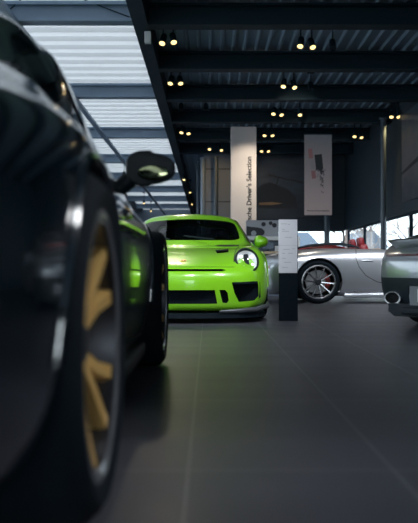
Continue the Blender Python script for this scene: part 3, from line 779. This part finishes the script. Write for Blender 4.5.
# ------------------------------------------------------------------ ceiling spots
GR = 'spotlights under the ceiling deck'
def spot_mesh():
    h = bmesh.new(); lathe(h, [(0, .10), (.045, .10), (.052, .07), (.056, -.09), (.050, -.09), (.046, -.06), (0, -.06)], 20, 'Z')
    s = bmesh.new(); tube(s, [(0, 0, .05), (0, 0, .32)], .012, 6); box(s, (0, 0, .33), (.14, .05, .03), .005)
    d = bmesh.new(); lathe(d, [(0, -.088), (.048, -.088), (.048, -.080), (0, -.080)], 20, 'Z')
    out = []
    for nm, bb, m_ in (('lamp_housing', h, M['navy']), ('ceiling_bracket', s, M['navy']), ('lamp_lens', d, M['warm'])):
        for f in bb.faces: f.smooth = True
        me = bpy.data.meshes.new(nm); bb.to_mesh(me); bb.free(); me.set_sharp_from_angle(angle=.6); me.materials.append(m_); out.append(me)
    off = out[2].copy(); off.materials.clear(); off.materials.append(M['plastic']); out.append(off)
    return out
SM = spot_mesh(); nspot = 0
def spot(px, py, label, tilt=.55, rz=0, Zup=3.72, on=True, power=0, aim=None):
    global nspot
    Y = F*Zup/(HY-py); p = Vector(((px-CX)*Y/F, Y, EYE+Zup))
    t = thing('ceiling_spotlight', label, 'spotlight', p, 0, GR)
    br = link('ceiling_bracket', SM[1], t); br.scale = (1, 1, (DK-p.z)/.345)
    h = link('lamp_housing', SM[0], t); h.rotation_euler = (-tilt, 0, rz)
    l = link('lamp_lens', SM[2] if on else SM[3], h)
    if power:
        ld = bpy.data.lights.new('spot_beam', 'SPOT'); ld.energy = power; ld.color = (1, .60, .22) if (px, py) in ((392, 114), (221, 148)) else (1, .86, .66); ld.spot_size = math.radians(55); ld.spot_blend = .7; ld.shadow_soft_size = .05
        lo = bpy.data.objects.new('spot_beam', ld); COL.objects.link(lo); lo.location = p+Vector((0, -.06, -.13)); lo.rotation_euler = (Vector(aim)-lo.location).to_track_quat('-Z', 'Y').to_euler() if aim else (-tilt*.5, 0, 0)
    nspot += 1
AIM = {(163, 39): (40, (-.4, 8.6, .6)), (173, 38): (40, (.1, 9.0, .6)), (301, 42): (50, (2.2, 11.6, .5)), (312, 43): (50, (3.6, 11.6, .5)),
       (284, 83): (50, (2.9, 20, 3.0)), (294, 84): (50, (2.9, 20, 2.4)), (274, 111): (110, (.95, 19.3, 2.8)), (281, 112): (60, (.92, 19.3, 2.0)),
       (392, 114): (170, (4.22, 18.3, 3.2)), (221, 148): (70, (.26, 24.6, 3.3)), (262, 149): (10, (2.6, 25.4, 3.4)), (180, 80): (40, (0, 14.3, 1.0))}
rows = [
 ([(163, 39), (173, 38)], 'lit spotlight nearest the skylight edge in the nearest row, {} of its pair'),
 ([(301, 42), (312, 43)], 'lit spotlight right of centre in the nearest row, {} of its pair'),
 ([(171, 80), (180, 80)], 'lit spotlight by the skylight edge in the second row, {} of its pair'),
 ([(284, 83), (294, 84)], 'lit spotlight right of centre in the second row, {} of its pair'),
 ([(274, 111), (281, 112)], 'lit third row spotlight above right of the white pillar, {} of its pair'),
 ([(265, 133), (272, 133)], 'lit spotlight just right of the white pillar top, {} of its pair'),
 ([(182, 130), (188, 131)], 'lit spotlight by the skylight edge left of the white pillar, {} of its pair'),
 ([(355, 134), (361, 135)], 'lit spotlight high on the dark wall right of the hanging banner, {} of its pair'),
 ([(392, 114), (398, 114)], 'lit spotlight beside the mural right of the slim dark column, {} of its pair'),
 ([(210, 147), (221, 148)], 'lit spotlight over the grey panel wall left of the white pillar, {} of its pair'),
 ([(262, 149), (268, 149)], 'lit spotlight over the wide dark wall picture, {} of its pair'),
]
for prs, lb in rows:
    for i, (px, py) in enumerate(prs): spot(px, py, lb.format(('left', 'right')[i]), rz=(-.3, .3)[i], Zup=3.60 if py > 125 else 3.72, power=AIM.get((px, py), (20, None))[0] if i == 0 or (px, py) in AIM else 0, aim=AIM.get((px, py), (0, None))[1])
spot(300, 112, 'single lit spotlight in the third row, right of a lit pair')
for px, py, lb in ((333, 44, 'unlit spotlight right of the lit pair in the nearest row'), (311, 86, 'unlit spotlight right of the lit pair in the second row'),
                   (181, 107, 'unlit spotlight by the skylight edge in the third row'), (206, 107, 'unlit spotlight between the skylight edge and the white pillar in the third row')):
    spot(px, py, lb, on=False)
for i, (px, py) in enumerate([(184, 178), (190, 191), (192, 203)]):
    spot(px, py, 'far hall spotlight right of the black mirror, ' + ('highest of three', 'middle of three', 'lowest of three')[i], Zup=3.5)
for i, (px, py) in enumerate([(124, 174), (144, 202), (151, 210)]):
    spot(px, py, 'far hall spotlight by the left skylight edge, ' + ('nearest of three', 'middle of three', 'farthest of three')[i], Zup=3.5)
# small box on the skylight edge beam and tension rods
b = bmesh.new(); box(b, at(147, 37, 11.6)+Vector((.01, 0, 0)), (.10, .10, .18), .015); tag(build('junction_box', b, M['lightdeck']), 'small pale box on the dark edge beam of the skylight', 'junction box')
b = bmesh.new(); tube(b, [at(84, -1, 11.42), at(131, 17, 11.42)], .010, 6); tag(build('tension_rod', b, M['navy']), 'thin dark rod crossing the skylight at the top of the photo', 'rod')
b = bmesh.new(); tube(b, [at(22, -3, 11.42), at(-4, 21, 11.42)], .010, 6); tag(build('tension_rod', b, M['navy']), 'thin dark rod at the top left corner over the black car', 'rod')

# ------------------------------------------------------------------ information stand
Ys = 7.45; s0 = at(279, 321, Ys); s1 = at(298, 219.5, Ys); zm = at(0, 273, Ys).z
st = thing('information_stand', 'narrow black stand with white printed sheets right of the green coupe', 'stand', ((s0.x+s1.x)/2, Ys, 0))
w = s1.x-s0.x
b = bmesh.new(); bx2(b, (-w/2+.004, .012, 0), (w/2, .07, s1.z-.01), .004); build('column_body', b, mat('stand_black', (.001, .005, .009), .7, spec=.1), st)
b = bmesh.new(); bx2(b, (-w/2-.004, 0, zm), (w/2-.006, .011, s1.z), .002); sheet = build('white_panel', b, M['paper'], st)
zj = at(0, 245.5, Ys).z
b = bmesh.new(); bx2(b, (-w/2-.004, -.0015, zj-.0015), (w/2-.006, 0, zj+.0015)); build('sheet_joint', b, M['ink'], st)
b = bmesh.new()
for px0, px1, py in ((281, 287, 223.5), (288, 290, 224), (282, 285, 229), (282, 289, 231), (285, 292, 237), (283, 290, 249), (292, 295, 248.5), (282, 285, 253), (288, 293, 253), (282, 286, 258), (284, 291, 262), (282, 288, 267)):
    A = at(px0, py, Ys); B = at(px1, py+.7, Ys); c0 = (s0.x+s1.x)/2; bx2(b, (A.x-c0, -.001, B.z), (B.x-c0, 0, A.z))
build('print_lines', b, M['ink'], st)

# ------------------------------------------------------------------ reception counter and what stands on it
Yc = 14.2
c0 = at(245.5, 0, Yc).x; c1 = at(281, 0, Yc).x+.35; ct_ = at(0, 236.5, Yc).z
cn = thing('reception_counter', 'white topped counter standing behind the green coupe and information stand', 'counter', (c0, Yc, 0)); W = c1-c0
b = bmesh.new(); bx2(b, (0, -.05, ct_-.07), (W, .45, ct_), .008); build('countertop', b, M['white'], cn)
b = bmesh.new(); bx2(b, (.02, .20, 0), (W-.02, .40, ct_-.07)); build('back_panel', b, M['greywall'], cn)
b = bmesh.new(); bx2(b, (0, -.04, 0), (.05, .42, ct_-.07)); build('side_panel', b, M['white'], cn)
b = bmesh.new(); bx2(b, (W-.05, -.04, 0), (W, .42, ct_-.07)); build('side_panel', b, M['white'], cn)
zs = at(0, 253, Yc).z; b = bmesh.new(); bx2(b, (.05, -.10, zs-.02), (W-.05, .20, zs+.03), .006); build('desk_shelf', b, M['wood'], cn)
zl = .42; b = bmesh.new(); bx2(b, (.05, -.04, zl-.03), (W-.05, .20, zl), .006); build('lower_shelf', b, M['darkwall'], cn)
# picture board
d0 = at(246, 236.5, Yc+.1); d1 = at(278.5, 220, Yc+.1); bw, bh = d1.x-d0.x, d1.z-d0.z
pb = thing('picture_board', 'pale grey board with dark car picture standing on the white counter', 'picture board', (d0.x, Yc+.1, ct_))
b = bmesh.new(); bx2(b, (0, 0, 0), (bw, .03, bh), .004); build('board', b, mat('board_print', (.36, .36, .40), .5), pb)
b = bmesh.new(); prism(b, [(0.01, .02), (.30, .02), (.345, .05), (.35, .11), (.30, .155), (.22, .175), (.10, .185), (.01, .20)], 'Y', -.004, -.0005); cp = build('car_print', b, M['inkdark'], pb)
b = bmesh.new(); lathe(b, [(0, -.006), (.035, -.006), (.05, -.0055), (.05, -.0045), (0, -.0045)], 28); o = build('wheel_print', b, M['ink'], cp); o.location = (.145, 0, .065)
for k, (u, v, r) in enumerate(((.33, .235, .042), (.465, .255, .036), (.535, .215, .044))):
    b = bmesh.new(); lathe(b, [(0, -.004), (r, -.004), (r, -.0005), (0, -.0005)], 28); o = build('round_print', b, M['inkdark'], pb); o.location = (u, 0, v)
# things on the wooden shelf
mo = thing('monitor', 'small grey screen on the beige desk shelf behind the green mirror', 'monitor', (c0+.42, Yc-.02, zs+.031))
b = bmesh.new(); bx2(b, (-.10, -.012, .04), (.10, .012, .16), .006); build('screen', b, M['greywall'], mo)
b = bmesh.new(); bx2(b, (-.05, -.05, 0), (.05, .05, .008)); tube(b, [(0, .01, 0), (0, .01, .07)], .010, 8); build('foot', b, M['plastic'], mo)
b = bmesh.new(); box(b, (c0+.58, Yc-.01, zs+.031+.05), (.07, .10, .10), .006); tag(build('file_box', b, M['render']), 'pale box beside the small screen on the beige desk shelf', 'box')
b = bmesh.new(); box(b, (c0+.30, Yc+.02, zl+.09), (.28, .12, .18), .01); tag(build('storage_box', b, M['white']), 'white box on the low shelf of the counter', 'box')
b = bmesh.new(); box(b, (c0+.60, Yc+.02, zl+.07), (.20, .12, .14), .01); tag(build('storage_box', b, M['leather_dark']), 'black box on the low shelf of the counter', 'box')

# ------------------------------------------------------------------ outside
struct(boxo('ground_outside', (10, 40, -.20), (160, 160, .1), M['concrete']))
def building(label, lo, hi, m, rows_, cols, roof=M['greywall']):
    t = thing('building', label, 'building', ((lo[0]+hi[0])/2, lo[1], -.15)); W = hi[0]-lo[0]; H = hi[2]
    b = bmesh.new(); bx2(b, (-W/2, 0, 0), (W/2, hi[1]-lo[1], H)); build('wall', b, m, t)
    b = bmesh.new(); prism(b, [(-W/2-.3, H), (W/2+.3, H), (W/2-1.2, H+1.6), (-W/2+1.2, H+1.6)], 'Y', -.3, hi[1]-lo[1]+.3); build('roof', b, roof, t)
    for i in range(rows_):
        for j in range(cols):
            b = bmesh.new(); x = -W/2+W*(j+.5)/cols; z = .9+i*2.7; bx2(b, (x-.5, -.04, z), (x+.5, .02, z+1.3)); build('window', b, M['facglass'], t)
building('brick house outside seen through the right windows', (13.2, 70, 0), (16.4, 78, 2.6), M['brick'], 1, 2)
building('pale low building outside seen through the far windows', (6.5, 82, 0), (12.0, 90, 3.0), M['render'], 1, 5)
def tree(label, x, y, h, seed):
    rnd = random.Random(seed); t = thing('bare_tree', label, 'tree', (x, y, -.15), 0, 'bare trees outside the windows')
    b = bmesh.new(); tube(b, [(0, 0, 0), (.05, 0, h*.3), (0, .05, h*.55)], [.16, .12, .07], 8); build('trunk', b, M['bark'], t, 60)
    b = bmesh.new()
    def grow(p, d, L, r, lv):
        q = p+d*L; mid = p+d*L*.5+Vector((rnd.uniform(-.1, .1), rnd.uniform(-.1, .1), 0))*L*.4; tube(b, [p, mid, q], [r, r*.8, r*.6], 5, False)
        if lv == 0: return
        for _ in range(3):
            nd = (d+Vector((rnd.uniform(-.8, .8), rnd.uniform(-.8, .8), rnd.uniform(-.15, .5)))).normalized(); grow(p+d*L*rnd.uniform(.6, 1), nd, L*.68, r*.55, lv-1)
    for k in range(6):
        a = k*1.05+rnd.random(); grow(Vector((0, 0, h*(.25+.05*k))), Vector((math.cos(a)*.7, math.sin(a)*.7, .8)).normalized(), h*.2, .04, 3)
    build('branches', b, M['bark'], t, 60)
for i, (px, Y, h) in enumerate(((347, 33, 4.6), (366, 40, 5.0), (371, 52, 6.5), (410, 33, 4.5))):
    tree(('bare tree outside, at the corner of the far and right windows', 'tall bare tree outside left of the slim dark column', 'bare tree outside just left of the slim dark column', 'bare tree outside over the grey coupe')[i], (px-CX)*Y/F, Y, h, 11+i)

# ------------------------------------------------------------------ light
wd = bpy.data.worlds.new('overcast'); S.world = wd; wd.use_nodes = True
bg = wd.node_tree.nodes['Background']; bg.inputs[0].default_value = (.84, .93, 1.0, 1); bg.inputs[1].default_value = 2.5
def area(name, loc, rot, sx, sy, e, col):
    l = bpy.data.lights.new(name, 'AREA'); l.shape = 'RECTANGLE'; l.size = sx; l.size_y = sy; l.energy = e; l.color = col
    o = bpy.data.objects.new(name, l); COL.objects.link(o); o.location = loc; o.rotation_euler = rot; return o
area('window_daylight', (-1.8, YF-.4, 2.0), (PI/2, 0, 0), 8.5, 3.2, 220, (.93, .97, 1))  # added area light outside the front glazing, boosts the daylight there
# added spots, unseen and without fixtures, brighten the cars and the near wheel
for i, (x, y, e, sz) in enumerate(((.2, 3.4, 420, 30), (2.6, 4.6, 380, 30), (1.6, 8.0, 480, 44), (3.4, 8.4, 480, 44), (3.2, 2.2, 330, 24))):
    ld = bpy.data.lights.new('track_lamp', 'SPOT'); ld.energy = e; ld.color = (.93, .96, 1); ld.spot_size = math.radians(sz); ld.spot_blend = .9; ld.shadow_soft_size = .45
    lo = bpy.data.objects.new('track_lamp', ld); COL.objects.link(lo); lo.location = (x, y, HB-.2)
    tgt = (Vector((-.25, 7.6, .75)), Vector((.0, 7.4, .5)), Vector((2.6, 12.2, .5)), Vector((3.2, 12.2, .5)), Vector((-.25, 1.7, .40)))[i]
    lo.rotation_euler = (tgt-lo.location).to_track_quat('-Z', 'Y').to_euler()

# ------------------------------------------------------------------ camera
cam = bpy.data.cameras.new('camera'); co = bpy.data.objects.new('camera', cam); COL.objects.link(co); S.camera = co
cam.sensor_fit = 'VERTICAL'; cam.sensor_height = 36; cam.lens = F/523*36; cam.clip_start = .05; cam.clip_end = 400
co.location = (0, 0, EYE); co.rotation_euler = (PI/2+math.atan((HY-261.5)/F), 0, -math.atan((209-CX)/F))
cam.dof.use_dof = True; cam.dof.focus_distance = 8.2; cam.dof.aperture_fstop = 2.7
S.view_settings.view_transform = 'Standard'; S.view_settings.look = 'None'; S.view_settings.gamma = 1; S.view_settings.use_curve_mapping = False
S.view_settings.exposure = 0.5
